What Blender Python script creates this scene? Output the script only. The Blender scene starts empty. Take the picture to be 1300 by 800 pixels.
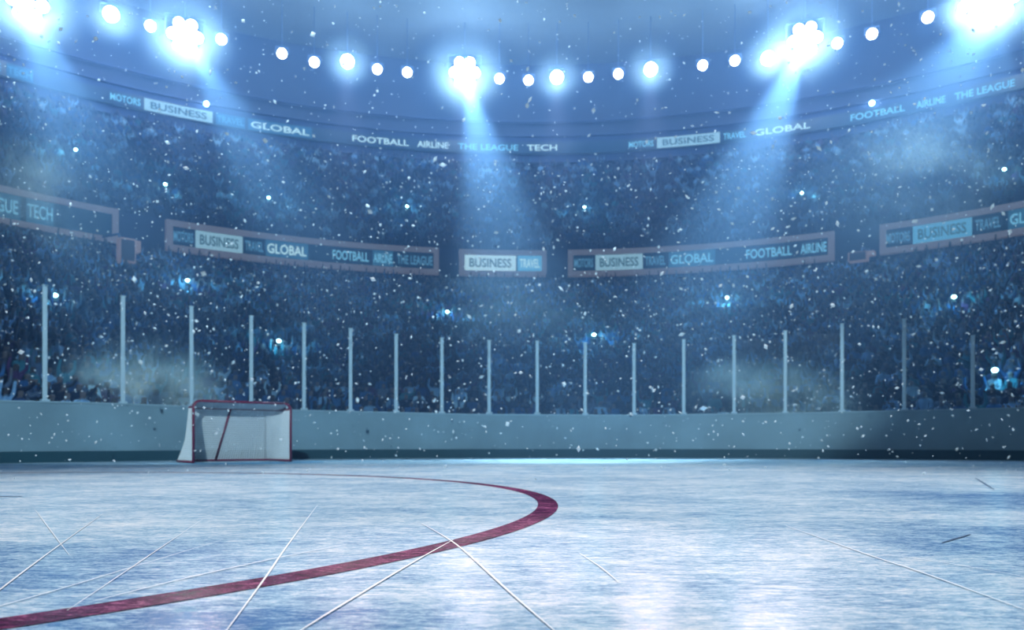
import bpy, bmesh, math, random
import numpy as np
from mathutils import Vector, Matrix

random.seed(11)
rng = np.random.default_rng(11)
scn = bpy.context.scene
COL = scn.collection
PI = math.pi

# ------------------------------------------------------------------ camera
F = 1020.0            # focal length in pixels of the 1300 wide frame
HY = 562.0            # horizon row
CH = 0.39             # lens height above the ice
cd = bpy.data.cameras.new('camera')
cd.sensor_width = 36.0
cd.lens = F / 1300.0 * 36.0
cd.shift_y = (HY - 400.0) / 1300.0
cd.clip_end = 500
cam = bpy.data.objects.new('camera', cd)
cam.location = (0, 0, CH)
cam.rotation_euler = (PI / 2, 0, 0)
COL.objects.link(cam)
scn.camera = cam
cd.dof.use_dof = True
cd.dof.focus_distance = 3.0
cd.dof.aperture_fstop = (cd.lens / 1000.0) / 0.0088

scn.view_settings.view_transform = 'Standard'
scn.view_settings.look = 'None'
scn.cycles.volume_bounces = 0
scn.cycles.max_bounces = 5
scn.cycles.diffuse_bounces = 2
scn.cycles.transparent_max_bounces = 12
scn.cycles.caustics_reflective = False
scn.cycles.caustics_refractive = False
scn.cycles.use_denoising = True
scn.cycles.sample_clamp_indirect = 4


def ice_at(px, py):
    d = CH * F / (py - HY)
    return ((px - 650.0) / F * d, d)


def at(px, py, Y):
    return Vector(((px - 650.0) / F * Y, Y, CH + (HY - py) / F * Y))


def fit_circle(pts, H):
    P = []
    for px, py in pts:
        Y = (H - CH) * F / (HY - py)
        P.append(((px - 650.0) / F * Y, Y))
    A = np.array([[2 * x, 2 * y, 1] for x, y in P])
    b = np.array([x * x + y * y for x, y in P])
    cx, cy, c = np.linalg.lstsq(A, b, rcond=None)[0]
    return (float(cx), float(cy), float(math.sqrt(c + cx * cx + cy * cy)))


def hit(px, C, R):
    """far crossing of the sight line through image column px with a circle on the ground plan"""
    k = (px - 650.0) / F
    a = k * k + 1
    b = -2 * (k * C[0] + C[1])
    c = C[0] ** 2 + C[1] ** 2 - R * R
    Y = (-b + math.sqrt(b * b - 4 * a * c)) / (2 * a)
    return (k * Y, Y)


def ang(px, C, R):
    x, y = hit(px, C, R)
    return math.atan2(x - C[0], y - C[1])


# ------------------------------------------------------------------ materials
def s2l(r, g, b):
    f = lambda v: (v / 255 / 12.92) if v / 255 <= 0.04045 else ((v / 255 + 0.055) / 1.055) ** 2.4
    return (f(r), f(g), f(b), 1.0)


def mat(name, col, rough=0.6, emit=0.0, ecol=None, metal=0.0, var=0.0, scale=4.0, spec=0.3):
    m = bpy.data.materials.new(name)
    m.use_nodes = True
    nt = m.node_tree
    b = nt.nodes['Principled BSDF']
    b.inputs['Base Color'].default_value = col
    b.inputs['Roughness'].default_value = rough
    b.inputs['Metallic'].default_value = metal
    b.inputs['Specular IOR Level'].default_value = spec
    if emit:
        b.inputs['Emission Color'].default_value = ecol or col
        b.inputs['Emission Strength'].default_value = emit
    m.cycles.emission_sampling = 'NONE'
    if var:
        tc = nt.nodes.new('ShaderNodeTexCoord')
        n = nt.nodes.new('ShaderNodeTexNoise')
        n.inputs['Scale'].default_value = scale
        n.inputs['Detail'].default_value = 4
        nt.links.new(tc.outputs['Object'], n.inputs['Vector'])
        r = nt.nodes.new('ShaderNodeMapRange')
        r.inputs['From Min'].default_value = 0.3
        r.inputs['From Max'].default_value = 0.7
        r.inputs['To Min'].default_value = 1 - var
        r.inputs['To Max'].default_value = 1 + var
        nt.links.new(n.outputs['Fac'], r.inputs['Value'])
        mx = nt.nodes.new('ShaderNodeMix')
        mx.data_type = 'RGBA'
        mx.blend_type = 'MULTIPLY'
        mx.inputs[0].default_value = 1
        mx.inputs[6].default_value = col
        nt.links.new(r.outputs['Result'], mx.inputs[7])
        nt.links.new(mx.outputs[2], b.inputs['Base Color'])
    return m


M = {}
M['board'] = mat('board_panel', s2l(126, 156, 176), 0.5, var=0.18, scale=0.6)
M['kick'] = mat('kick_plate', s2l(38, 76, 92), 0.5)
M['cap'] = mat('top_rail', s2l(150, 180, 200), 0.5)
M['post'] = mat('brushed_post', s2l(186, 212, 232), 0.5)
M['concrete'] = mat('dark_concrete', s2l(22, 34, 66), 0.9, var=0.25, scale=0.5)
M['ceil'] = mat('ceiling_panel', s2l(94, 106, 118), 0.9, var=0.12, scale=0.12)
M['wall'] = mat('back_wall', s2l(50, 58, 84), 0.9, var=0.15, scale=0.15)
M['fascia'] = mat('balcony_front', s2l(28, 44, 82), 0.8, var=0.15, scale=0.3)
M['frame'] = mat('sign_frame', s2l(178, 160, 165), 0.7, 0.11, (0.52, 0.46, 0.52, 1))  # faint glow added to brighten the frame; no lamp in it
M['ribbonframe'] = mat('ribbon_edge', s2l(58, 66, 96), 0.9, spec=0.05)
M['screen'] = mat('dark_screen', s2l(10, 34, 60), 0.4, 0.03, (0.05, 0.35, 0.7, 1))
M['white_ad'] = mat('white_ad', s2l(90, 105, 118), 0.9, 0.66, (0.52, 0.84, 1, 1))
M['pale_ad'] = mat('pale_ad', s2l(80, 100, 112), 0.9, 0.48, (0.40, 0.76, 1, 1))
M['cyan_ad'] = mat('cyan_ad', s2l(45, 90, 110), 0.9, 0.46, (0.15, 0.58, 1, 1))
M['blue_ad'] = mat('blue_ad', s2l(20, 60, 90), 0.9, 0.16, (0.1, 0.48, 0.9, 1))
M['cyan_text'] = mat('cyan_letters', s2l(50, 100, 120), 0.9, 0.60, (0.22, 0.66, 1, 1))
M['dim_text'] = mat('dim_letters', s2l(30, 70, 100), 0.9, 0.34, (0.18, 0.58, 1, 1))
M['dark_text'] = mat('dark_letters', s2l(20, 50, 75), 0.9, 0.10, (0.15, 0.6, 0.8, 1))
M['bright_text'] = mat('bright_letters', s2l(90, 110, 120), 0.9, 0.70, (0.55, 0.88, 1, 1))
M['red'] = mat('red_pipe', s2l(126, 38, 70), 0.4, spec=0.5)
M['net'] = mat('white_twine', s2l(235, 238, 245), 0.8)
M['lamp'] = mat('lamp_glass', (1, 1, 1, 1), 0.3, 14.0, (0.9, 0.96, 1, 1))
M['housing'] = mat('lamp_housing', s2l(60, 70, 90), 0.5, metal=0.6)
M['steel'] = mat('painted_steel', s2l(95, 120, 160), 0.8)
M['camera'] = mat('black_camera', s2l(18, 18, 22), 0.5)
M['flash'] = mat('flash_tube', (1, 1, 1, 1), 0.3, 9.0, (0.42, 0.9, 1, 1))
M['snow'] = mat('snow_flake', (0.45, 0.56, 0.68, 1), 0.9, 0.34, (0.62, 0.86, 1, 1))  # own glow added so unlit flakes do not read dark
M['cabinet'] = mat('speaker_cabinet', s2l(160, 128, 130), 0.8, 0.16, (0.6, 0.48, 0.5, 1))  # cabinet brightened by an added glow, though it holds no light
M['grille'] = mat('speaker_grille', s2l(120, 100, 110), 0.9)
M['scratch'] = mat('skate_groove', s2l(232, 242, 250), 0.8)
M['dark_groove'] = mat('dark_groove', s2l(60, 90, 130), 0.6)


def glass_material():
    m = bpy.data.materials.new('clear_glass')
    m.use_nodes = True
    nt = m.node_tree
    nt.nodes.clear()
    o = nt.nodes.new('ShaderNodeOutputMaterial')
    t = nt.nodes.new('ShaderNodeBsdfTransparent')
    t.inputs[0].default_value = (0.93, 0.97, 1, 1)
    g = nt.nodes.new('ShaderNodeBsdfGlossy')
    g.inputs['Roughness'].default_value = 0.08
    x = nt.nodes.new('ShaderNodeMixShader')
    x.inputs[0].default_value = 0.03
    nt.links.new(t.outputs[0], x.inputs[1])
    nt.links.new(g.outputs[0], x.inputs[2])
    nt.links.new(x.outputs[0], o.inputs['Surface'])
    return m


M['glass'] = glass_material()


def ice_material(name, line=False):
    """cloudy ice with skate-worn streaks; line=True is the paint under the same worn surface"""
    m = bpy.data.materials.new(name)
    m.use_nodes = True
    nt = m.node_tree
    N, L = nt.nodes, nt.links
    b = N['Principled BSDF']
    tc = N.new('ShaderNodeTexCoord')

    def noise(sx, sy, scale, detail, rot=0.0, rough=0.6):
        mp = N.new('ShaderNodeMapping')
        mp.inputs['Scale'].default_value = (sx, sy, 1)
        mp.inputs['Rotation'].default_value = (0, 0, rot)
        L.new(tc.outputs['Object'], mp.inputs['Vector'])
        n = N.new('ShaderNodeTexNoise')
        n.inputs['Scale'].default_value = scale
        n.inputs['Detail'].default_value = detail
        n.inputs['Roughness'].default_value = rough
        L.new(mp.outputs[0], n.inputs['Vector'])
        return n.outputs['Fac']

    def ramp(src, a, bb):
        r = N.new('ShaderNodeMapRange')
        r.interpolation_type = 'SMOOTHSTEP'
        r.inputs['From Min'].default_value = a
        r.inputs['From Max'].default_value = bb
        L.new(src, r.inputs['Value'])
        return r.outputs['Result']

    def math_(op, a, bb):
        n = N.new('ShaderNodeMath')
        n.operation = op
        n.use_clamp = True
        for i, v in enumerate((a, bb)):
            if isinstance(v, (int, float)):
                n.inputs[i].default_value = v
            else:
                L.new(v, n.inputs[i])
        return n.outputs[0]

    patch = ramp(noise(0.6, 0.9, 1.1, 5, 0.1), 0.34, 0.66)
    cloud = ramp(noise(0.8, 1.3, 3.6, 7, 0.08, 0.65), 0.36, 0.66)
    streak = ramp(noise(1.0, 2.6, 8, 6, 0.06, 0.7), 0.40, 0.64)
    streak2 = ramp(noise(1.0, 3.6, 11, 5, -0.22, 0.7), 0.44, 0.66)
    fine = ramp(noise(1.0, 2.4, 26, 5, 0.03, 0.75), 0.42, 0.62)
    grain = ramp(noise(1, 2.0, 80, 3, 0.0, 0.8), 0.44, 0.62)

    def dark_oval(cx, cy, rx, ry):
        """oval that turns the ice darker blue, strongest at its centre"""
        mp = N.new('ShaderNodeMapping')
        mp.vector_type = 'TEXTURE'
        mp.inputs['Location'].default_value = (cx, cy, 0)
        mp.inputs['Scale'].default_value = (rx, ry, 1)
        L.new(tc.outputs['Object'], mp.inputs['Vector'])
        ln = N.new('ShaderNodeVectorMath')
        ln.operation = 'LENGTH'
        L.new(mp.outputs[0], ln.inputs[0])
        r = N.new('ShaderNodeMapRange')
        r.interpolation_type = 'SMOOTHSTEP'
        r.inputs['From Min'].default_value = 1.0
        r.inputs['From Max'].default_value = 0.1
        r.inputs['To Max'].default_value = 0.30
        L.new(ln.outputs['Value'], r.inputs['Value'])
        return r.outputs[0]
    v = math_('MULTIPLY', patch, 0.20)
    v = math_('ADD', v, math_('MULTIPLY', cloud, 0.20))
    v = math_('ADD', v, math_('MULTIPLY', streak, 0.24))
    v = math_('ADD', v, math_('MULTIPLY', streak2, 0.16))
    v = math_('ADD', v, math_('MULTIPLY', fine, 0.28))
    v = math_('ADD', v, math_('MULTIPLY', grain, 0.18))
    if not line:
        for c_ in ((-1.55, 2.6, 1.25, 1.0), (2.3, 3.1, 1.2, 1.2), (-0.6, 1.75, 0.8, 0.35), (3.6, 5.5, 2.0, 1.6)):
            v = math_('SUBTRACT', v, dark_oval(*c_))
    cr = N.new('ShaderNodeValToRGB')
    e = cr.color_ramp.elements
    if line:
        e[0].position, e[0].color = 0.10, s2l(48, 8, 34)
        e[1].position, e[1].color = 1.0, s2l(205, 120, 165)
        k = e.new(0.55)
        k.color = s2l(88, 24, 70)
    else:
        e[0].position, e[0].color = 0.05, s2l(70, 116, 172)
        e[1].position, e[1].color = 1.0, s2l(244, 247, 250)
        k = e.new(0.45)
        k.color = s2l(158, 194, 220)
    L.new(v, cr.inputs[0])
    L.new(cr.outputs[0], b.inputs['Base Color'])
    b.inputs['Roughness'].default_value = 0.9
    b.inputs['Specular IOR Level'].default_value = 0.0
    g = N.new('ShaderNodeBsdfGlossy')
    g.inputs['Color'].default_value = (0.9, 0.95, 1, 1)
    g.inputs['Roughness'].default_value = 0.16
    bp = N.new('ShaderNodeBump')
    bp.inputs['Strength'].default_value = 0.12
    bp.inputs['Distance'].default_value = 0.004
    L.new(v, bp.inputs['Height'])
    L.new(bp.outputs[0], g.inputs['Normal'])
    mx = N.new('ShaderNodeMixShader')
    mx.inputs[0].default_value = 0.10
    L.new(b.outputs[0], mx.inputs[1])
    L.new(g.outputs[0], mx.inputs[2])
    L.new(mx.outputs[0], N['Material Output'].inputs['Surface'])
    return m


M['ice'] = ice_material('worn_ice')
M['line'] = ice_material('worn_red_line', True)
M['crease'] = mat('crease_paint', s2l(96, 160, 205), 0.8, var=0.15, scale=5)


def crowd_material():
    m = bpy.data.materials.new('spectator_cloth')
    m.use_nodes = True
    nt = m.node_tree
    b = nt.nodes['Principled BSDF']
    a = nt.nodes.new('ShaderNodeAttribute')
    a.attribute_name = 'tint'
    oi = nt.nodes.new('ShaderNodeObjectInfo')
    mx = nt.nodes.new('ShaderNodeMix')
    mx.data_type = 'RGBA'
    nt.links.new(a.outputs['Alpha'], mx.inputs[0])
    nt.links.new(a.outputs['Color'], mx.inputs[6])
    nt.links.new(oi.outputs['Color'], mx.inputs[7])
    nt.links.new(mx.outputs[2], b.inputs['Base Color'])
    b.inputs['Roughness'].default_value = 0.85
    b.inputs['Specular IOR Level'].default_value = 0.1
    return m


M['crowd'] = crowd_material()


# ------------------------------------------------------------------ object helpers
def link(o, parent=None):
    COL.objects.link(o)
    if parent is not None:
        o.parent = parent
    return o


def mesh_obj(name, verts, faces, m, parent=None, smooth=False):
    me = bpy.data.meshes.new(name)
    me.from_pydata([tuple(v) for v in verts], [], faces)
    me.materials.append(m)
    if smooth:
        for p in me.polygons:
            p.use_smooth = True
    me.update()
    return link(bpy.data.objects.new(name, me), parent)


def bm_obj(name, bm, m, parent=None, smooth=False):
    bmesh.ops.recalc_face_normals(bm, faces=bm.faces)
    me = bpy.data.meshes.new(name)
    bm.to_mesh(me)
    bm.free()
    me.materials.append(m)
    if smooth:
        for p in me.polygons:
            p.use_smooth = True
    return link(bpy.data.objects.new(name, me), parent)


def tag(o, label=None, cat=None, group=None, kind=None):
    if label:
        o['label'] = label
    if cat:
        o['category'] = cat
    if group:
        o['group'] = group
    if kind:
        o['kind'] = kind
    return o


def empty(name, loc, rz=0.0):
    o = bpy.data.objects.new(name, None)
    o.empty_display_size = 0.2
    o.location = loc
    o.rotation_euler = (0, 0, rz)
    return link(o)


def copy_tree(o, parent=None):
    c = o.copy()
    link(c)
    c.parent = parent
    for ch in list(o.children):
        copy_tree(ch, c)
    return c


def add_box(bm, c, s, mtx=None):
    v = bmesh.ops.create_cube(bm, size=1.0)['verts']
    bmesh.ops.scale(bm, vec=s, verts=v)
    bmesh.ops.translate(bm, vec=c, verts=v)
    if mtx:
        bmesh.ops.transform(bm, matrix=mtx, verts=v)
    return v


def add_tube(bm, pts, r, seg=8, closed=False, caps=True):
    """tube swept along points; r is a number or one radius per point"""
    pts = [Vector(p) for p in pts]
    n = len(pts)
    rr = r if isinstance(r, (list, tuple)) else [r] * n
    rings = []
    up = Vector((0, 0, 1))
    prev = None
    for i, p in enumerate(pts):
        a = pts[(i - 1) % n] if (closed or i > 0) else p
        b = pts[(i + 1) % n] if (closed or i < n - 1) else p
        t = (b - a).normalized()
        if prev is None:
            ref = up if abs(t.dot(up)) < 0.9 else Vector((1, 0, 0))
            x = t.cross(ref).normalized()
        else:
            x = (prev - t * prev.dot(t)).normalized()
        prev = x
        y = t.cross(x)
        rings.append([bm.verts.new(p + (x * math.cos(2 * PI * k / seg) + y * math.sin(2 * PI * k / seg)) * rr[i]) for k in range(seg)])
    for i in range(n if closed else n - 1):
        A, B = rings[i], rings[(i + 1) % n]
        for k in range(seg):
            bm.faces.new((A[k], A[(k + 1) % seg], B[(k + 1) % seg], B[k]))
    if caps and not closed:
        bm.faces.new(rings[0][::-1])
        bm.faces.new(rings[-1])


def arc_band(C, R, a0, a1, z0, z1, t, seg):
    """curved slab with outer face R+t, inner face R; heights may be functions of the angle"""
    V, Fc = [], []
    fz = lambda z, a: z(a) if callable(z) else z
    for i in range(seg + 1):
        a = a0 + (a1 - a0) * i / seg
        s, c = math.sin(a), math.cos(a)
        for r, z in ((R, z0), (R, z1), (R + t, z1), (R + t, z0)):
            V.append((C[0] + r * s, C[1] + r * c, fz(z, a)))
    for i in range(seg):
        b = i * 4
        for k in range(4):
            k2 = (k + 1) % 4
            Fc.append((b + k, b + k2, b + 4 + k2, b + 4 + k))
    Fc.append((0, 3, 2, 1))
    b = seg * 4
    Fc.append((b, b + 1, b + 2, b + 3))
    return V, Fc


def merge(parts):
    V, Fc = [], []
    for v, f in parts:
        n = len(V)
        V += list(v)
        Fc += [tuple(i + n for i in q) for q in f]
    return V, Fc


def struct(name, V, Fc, m, kind='structure', smooth=False):
    return tag(mesh_obj(name, V, Fc, m, smooth=smooth), kind=kind)


# ------------------------------------------------------------------ ice
BC = (1.3, 6.1)       # centre of the rounded rink end
BR = 14.5
BP = [ice_at(0, 586.5), (0, 0), (0, 0)]
P3 = [(-9.56, 15.0), (-1.0, 20.6), (11.2, 17.5)]
A = np.array([[2 * x, 2 * y, 1] for x, y in P3])
bb = np.array([x * x + y * y for x, y in P3])
sx, sy, sc = np.linalg.solve(A, bb)
BC = (float(sx), float(sy))
BR = float(math.sqrt(sc + sx * sx + sy * sy))

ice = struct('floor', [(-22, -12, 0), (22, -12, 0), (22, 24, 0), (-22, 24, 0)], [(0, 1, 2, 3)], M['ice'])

# faceoff circle: fitted through three points of the red line on the ice
q = [ice_at(0, 793), ice_at(695, 645), ice_at(520, 607.5)]
A = np.array([[2 * x, 2 * y, 1] for x, y in q])
bb = np.array([x * x + y * y for x, y in q])
sx, sy, sc = np.linalg.solve(A, bb)
RC = (float(sx), float(sy))
RR = float(math.sqrt(sc + sx * sx + sy * sy))
print('RINK', BC, BR, 'CIRCLE', RC, RR)


def flat_ring(C, R, w, a0, a1, seg, z):
    V, Fc = [], []
    for i in range(seg + 1):
        a = a0 + (a1 - a0) * i / seg
        s, c = math.sin(a), math.cos(a)
        V.append((C[0] + (R - w / 2) * s, C[1] + (R - w / 2) * c, z))
        V.append((C[0] + (R + w / 2) * s, C[1] + (R + w / 2) * c, z))
    for i in range(seg):
        Fc.append((2 * i, 2 * i + 1, 2 * i + 3, 2 * i + 2))
    return V, Fc


V, Fc = flat_ring(RC, RR, 0.125, -PI, PI, 256, 0.002)
tag(mesh_obj('faceoff_circle_line', V, Fc, M['line']), 'wide worn dark red circle line curving across the ice in front of the goal', 'ice marking')


def ice_strip(name, pix, w, m, z, taper=True):
    P = [Vector((*ice_at(*p), z)) for p in pix]
    # smooth through the points
    out = []
    n = len(P)
    for i in range(n - 1):
        p0, p1, p2, p3 = P[max(i - 1, 0)], P[i], P[i + 1], P[min(i + 2, n - 1)]
        for k in range(8):
            t = k / 8
            out.append(0.5 * ((2 * p1) + (p2 - p0) * t + (2 * p0 - 5 * p1 + 4 * p2 - p3) * t * t + (3 * p1 - p0 - 3 * p2 + p3) * t ** 3))
    out.append(P[-1])
    V, Fc = [], []
    for i, p in enumerate(out):
        t = (out[min(i + 1, len(out) - 1)] - out[max(i - 1, 0)]).normalized()
        s = Vector((-t.y, t.x, 0))
        ww = w / 2 * (0.35 + 0.65 * math.sin(PI * min(1, max(0, i / (len(out) - 1)))) if taper else 1)
        V += [p - s * ww, p + s * ww]
    for i in range(len(out) - 1):
        Fc.append((2 * i, 2 * i + 1, 2 * i + 3, 2 * i + 2))
    return mesh_obj(name, V, Fc, m)


SCR = [
    ([(-40, 784), (0, 750), (70, 697), (132, 652)], 0.008, 'pale skate scratch running diagonally up from the left frame edge'),
    ([(-30, 779), (0, 771), (80, 748), (162, 723), (281, 687)], 0.006, 'thin curved skate scratch low at the left, above the red line'),
    ([(118, 765), (237, 735), (359, 708), (440, 692)], 0.009, 'bright skate scratch just above and alongside the red line'),
    ([(285, 806), (338, 733), (366, 692), (403, 642)], 0.009, 'long skate scratch crossing the red line below the goal'),
    ([(376, 806), (430, 772), (528, 713), (576, 686)], 0.010, 'skate scratch rising to the red line from the bottom edge'),
    ([(535, 665), (579, 692), (647, 753), (708, 806)], 0.010, 'bright skate scratch falling from the red line to the bottom edge'),
    ([(44, 647), (88, 706)], 0.006, 'short faint skate scratch at the far left'),
    ([(85, 777), (190, 706), (257, 660)], 0.005, 'faint straight skate scratch between the left edge and the goal'),
    ([(995, 667), (1104, 706), (1165, 726), (1310, 779)], 0.009, 'long bright skate scratch at the right of the ice'),
    ([(1110, 706), (1165, 710), (1310, 735)], 0.006, 'thin skate scratch branching off the long one at the right'),
    ([(735, 703), (762, 721), (785, 740)], 0.006, 'short faint skate scratch right of the red line'),
]
for pix, w, lab in SCR:
    tag(ice_strip('skate_scratch', pix, w * 0.75, M['scratch'], 0.0035), lab, 'scratch', 'skate scratches in the ice')
for pix, w, lab in [([(1195, 690), (1232, 679)], 0.012, 'short dark skate mark at the right edge of the ice'),
                    ([(1238, 607), (1262, 622)], 0.02, 'small dark skate mark near the right boards')]:
    tag(ice_strip('skate_mark', pix, w, M['dark_groove'], 0.003), lab, 'scratch', 'dark skate marks in the ice')
tag(ice_strip('faceoff_hash_mark', [(-12, 631), (28, 630.6)], 0.05, M['dark_groove'], 0.0025, False), 'short dark line on the ice at the left frame edge', 'ice marking')

# ------------------------------------------------------------------ rink boards
def rink_path(off, z, top=None):
    pass


def btop(a):
    """board height along the arc, from the rows where the top edge runs in view"""
    x = BC[0] + BR * math.sin(a)
    y = BC[1] + BR * math.cos(a)
    px = 650 + F * x / max(y, 3)
    t = np.interp(px, [-400, 0, 130, 370, 600, 800, 1000, 1130, 1300, 1700], [508, 508, 511, 520, 525.5, 526.5, 524, 521, 517, 510])
    if y < 10:
        return 1.1
    return CH + (HY - t) / F * y


AB = math.radians(84)
boards = empty('rink_boards', (BC[0], BC[1] + BR, 0))
inv = Vector(boards.location)


def local(V, o):
    return [(v[0] - o[0], v[1] - o[1], v[2] - o[2]) for v in V]


V, Fc = arc_band(BC, BR, -AB, AB, 0.22, lambda a: btop(a) - 0.03, 0.10, 160)
mesh_obj('board_panel', local(V, inv), Fc, M['board'], boards)
V, Fc = arc_band(BC, BR - 0.025, -AB, AB, 0.0, 0.22, 0.14, 160)
tag(mesh_obj('kick_plate', local(V, inv), Fc, M['kick'], boards), 'dark teal kick plate along the bottom')
V, Fc = arc_band(BC, BR - 0.02, -AB, AB, lambda a: btop(a) - 0.03, btop, 0.16, 160)
mesh_obj('top_rail', local(V, inv), Fc, M['cap'], boards)
tag(boards, 'pale blue-green rink boards with dark kick plate around the ice end', 'rink boards')

# glass posts and panes
POST = [(-55, 348), (57, 363), (156, 377), (243, 390), (319, 402), (386, 411), (445, 418), (503, 425), (561, 430), (621, 433), (682, 434),
        (743, 436), (805, 437), (868, 432), (932, 427), (997, 421), (1069, 412), (1148, 406), (1235, 427), (1335, 400)]
ORD = ['zeroth', 'first', 'second', 'third', 'fourth', 'fifth', 'sixth', 'seventh', 'eighth', 'ninth', 'tenth', 'eleventh', 'twelfth',
       'thirteenth', 'fourteenth', 'fifteenth', 'sixteenth', 'seventeenth', 'eighteenth', 'nineteenth', 'twentieth']
RP = BR + 0.05
ptops = []
for i, (px, py) in enumerate(POST):
    x, y = hit(px, BC, RP)
    a = math.atan2(x - BC[0], y - BC[1])
    z0 = btop(a)
    z1 = CH + (HY - py) / F * y
    ptops.append((x, y, a, z0, z1))
    if not (0 < px < 1300):
        continue
    e = empty('glass_post', (x, y, z0), -a)
    w = 0.085
    bm = bmesh.new()
    add_box(bm, (0, 0, (z1 - z0) / 2), (w, 0.05, z1 - z0))
    bmesh.ops.bevel(bm, geom=bm.edges[:], offset=0.012, segments=1, affect='EDGES')
    bm_obj('post_shaft', bm, M['post'], e)
    bm = bmesh.new()
    add_box(bm, (0, 0, 0.02), (0.15, 0.12, 0.04))
    bmesh.ops.bevel(bm, geom=bm.edges[:], offset=0.008, segments=1, affect='EDGES')
    bm_obj('base_bracket', bm, M['post'], e)
    bm = bmesh.new()
    add_box(bm, (0, 0, z1 - z0 + 0.012), (w * 1.15, 0.06, 0.024))
    bm_obj('top_cap', bm, M['post'], e)
    lab = 'pale steel glass post on the rink boards, %s from the left' % ORD[i]
    if i == 1:
        lab = 'tall pale steel glass post on the boards, leftmost, nearest the left frame edge'
    if i == len(POST) - 2:
        lab = 'shorter steel glass post on the boards, the rightmost one'
    tag(e, lab, 'post', 'glass posts along the rink boards')
for i in range(len(ptops) - 1):
    (xa, ya, aa, za, ta), (xb, yb, ab, zb, tb) = ptops[i], ptops[i + 1]
    A_, B_ = Vector((xa, ya, 0)), Vector((xb, yb, 0))
    d = (B_ - A_).normalized()
    A_ += d * 0.055
    B_ -= d * 0.055
    n = Vector((-d.y, d.x, 0)) * 0.006
    z0 = max(za, zb) + 0.012
    z1 = min(ta, tb) - 0.10
    V = []
    for p, z in ((A_, z0), (B_, z0), (B_, z1), (A_, z1)):
        V.append((p.x - n.x, p.y - n.y, z))
    for p, z in ((A_, z0), (B_, z0), (B_, z1), (A_, z1)):
        V.append((p.x + n.x, p.y + n.y, z))
    o = A_.copy()
    o.z = z0
    g = mesh_obj('rink_glass', local(V, o), [(0, 1, 2, 3), (7, 6, 5, 4), (0, 4, 5, 1), (1, 5, 6, 2), (2, 6, 7, 3), (3, 7, 4, 0)], M['glass'])
    g.location = o
    if i == 0:
        lab = 'clear glass panel above the boards left of the leftmost post'
    elif i == len(ptops) - 2:
        lab = 'clear glass panel above the boards right of the rightmost post'
    else:
        lab = 'clear glass panel between the %s and %s posts from the left' % (ORD[i], ORD[i + 1])
    tag(g, lab, 'glass panel', 'glass panels above the rink boards')

# ------------------------------------------------------------------ stands
HL = 12.9
LOWPTS = [(0, 264), (150, 283), (212, 298.5), (557, 332), (640, 334.5), (722, 334.5), (1059, 313.5), (1118, 303.5), (1300, 276)]
LC3 = fit_circle(LOWPTS, HL)
LC, LR = (LC3[0], LC3[1]), LC3[2]
HU = 27.5
UPPTS = [(20, 92), (160, 127), (227, 142), (355, 162), (483, 180), (600, 187), (690, 188), (815, 184), (874, 178), (993, 165), (1115, 143), (1180, 130), (1280, 108)]
UC3 = fit_circle(UPPTS, HU)
UC, UR = (UC3[0], UC3[1]), UC3[2]
HF = 32.0
LAMPPTS = [(35, 3), (141, 18), (191, 33), (235, 45), (281, 50), (358, 68), (399, 79), (441, 78), (479, 88), (517, 92), (590, 92), (634, 100), (671, 102),
           (707, 98), (747, 98), (785, 94), (826, 88), (892, 83), (933, 77), (975, 74), (1022, 50), (1063, 55), (1107, 43), (1178, 22), (1227, 10), (1268, 0)]
FC3 = fit_circle(LAMPPTS, HF)
FCc, FRr = (FC3[0], FC3[1]), FC3[2]
print('LOW', LC3, 'UP', UC3, 'LAMP', FC3)

AS = math.radians(78)
SC = LC


def terrace(name, R0, R1, z0, z1, rows, C):
    """stepped concrete: one tread and one riser per row"""
    prof = [(R0 - 0.5, z0 - 0.5)]
    out = []
    dr = (R1 - R0) / rows
    dz = (z1 - z0) / (rows - 1)
    for k in range(rows):
        prof += [(R0 + dr * k, z0 + dz * k - (0.5 if k == 0 else dz)), (R0 + dr * k, z0 + dz * k)]
        out.append((R0 + dr * k, z0 + dz * k))
    prof.append((R1, z1))
    V, Fc = [], []
    seg = 110
    n = len(prof)
    for i in range(seg + 1):
        a = -AS + 2 * AS * i / seg
        for r, z in prof:
            V.append((C[0] + r * math.sin(a), C[1] + r * math.cos(a), z))
    for i in range(seg):
        for k in range(n - 1):
            b = i * n + k
            Fc.append((b, b + n, b + n + 1, b + 1))
    struct(name, V, Fc, M['concrete'])
    return out, dr, dz


R0L = 14.2 if LC[1] > 11 else 15
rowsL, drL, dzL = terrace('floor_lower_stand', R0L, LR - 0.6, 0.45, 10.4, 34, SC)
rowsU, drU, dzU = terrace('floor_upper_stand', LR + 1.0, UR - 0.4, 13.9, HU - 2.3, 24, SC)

# balcony front behind the lower signs, upper parapet, wall, ceiling
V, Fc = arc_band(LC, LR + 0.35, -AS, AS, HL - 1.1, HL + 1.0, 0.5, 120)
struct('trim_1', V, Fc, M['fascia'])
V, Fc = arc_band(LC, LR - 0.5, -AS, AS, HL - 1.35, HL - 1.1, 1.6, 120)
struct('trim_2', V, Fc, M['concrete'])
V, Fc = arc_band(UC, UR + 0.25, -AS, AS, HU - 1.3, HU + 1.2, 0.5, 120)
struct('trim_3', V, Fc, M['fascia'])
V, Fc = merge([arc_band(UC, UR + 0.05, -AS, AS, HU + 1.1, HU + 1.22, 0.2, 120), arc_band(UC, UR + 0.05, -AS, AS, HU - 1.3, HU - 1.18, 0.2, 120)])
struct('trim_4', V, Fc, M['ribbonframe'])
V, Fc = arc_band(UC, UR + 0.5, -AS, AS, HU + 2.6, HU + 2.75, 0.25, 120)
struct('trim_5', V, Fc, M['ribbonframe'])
V, Fc = arc_band(UC, UR + 1.2, -AS, AS, HU - 4.0, 36.2, 0.5, 120)
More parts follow.
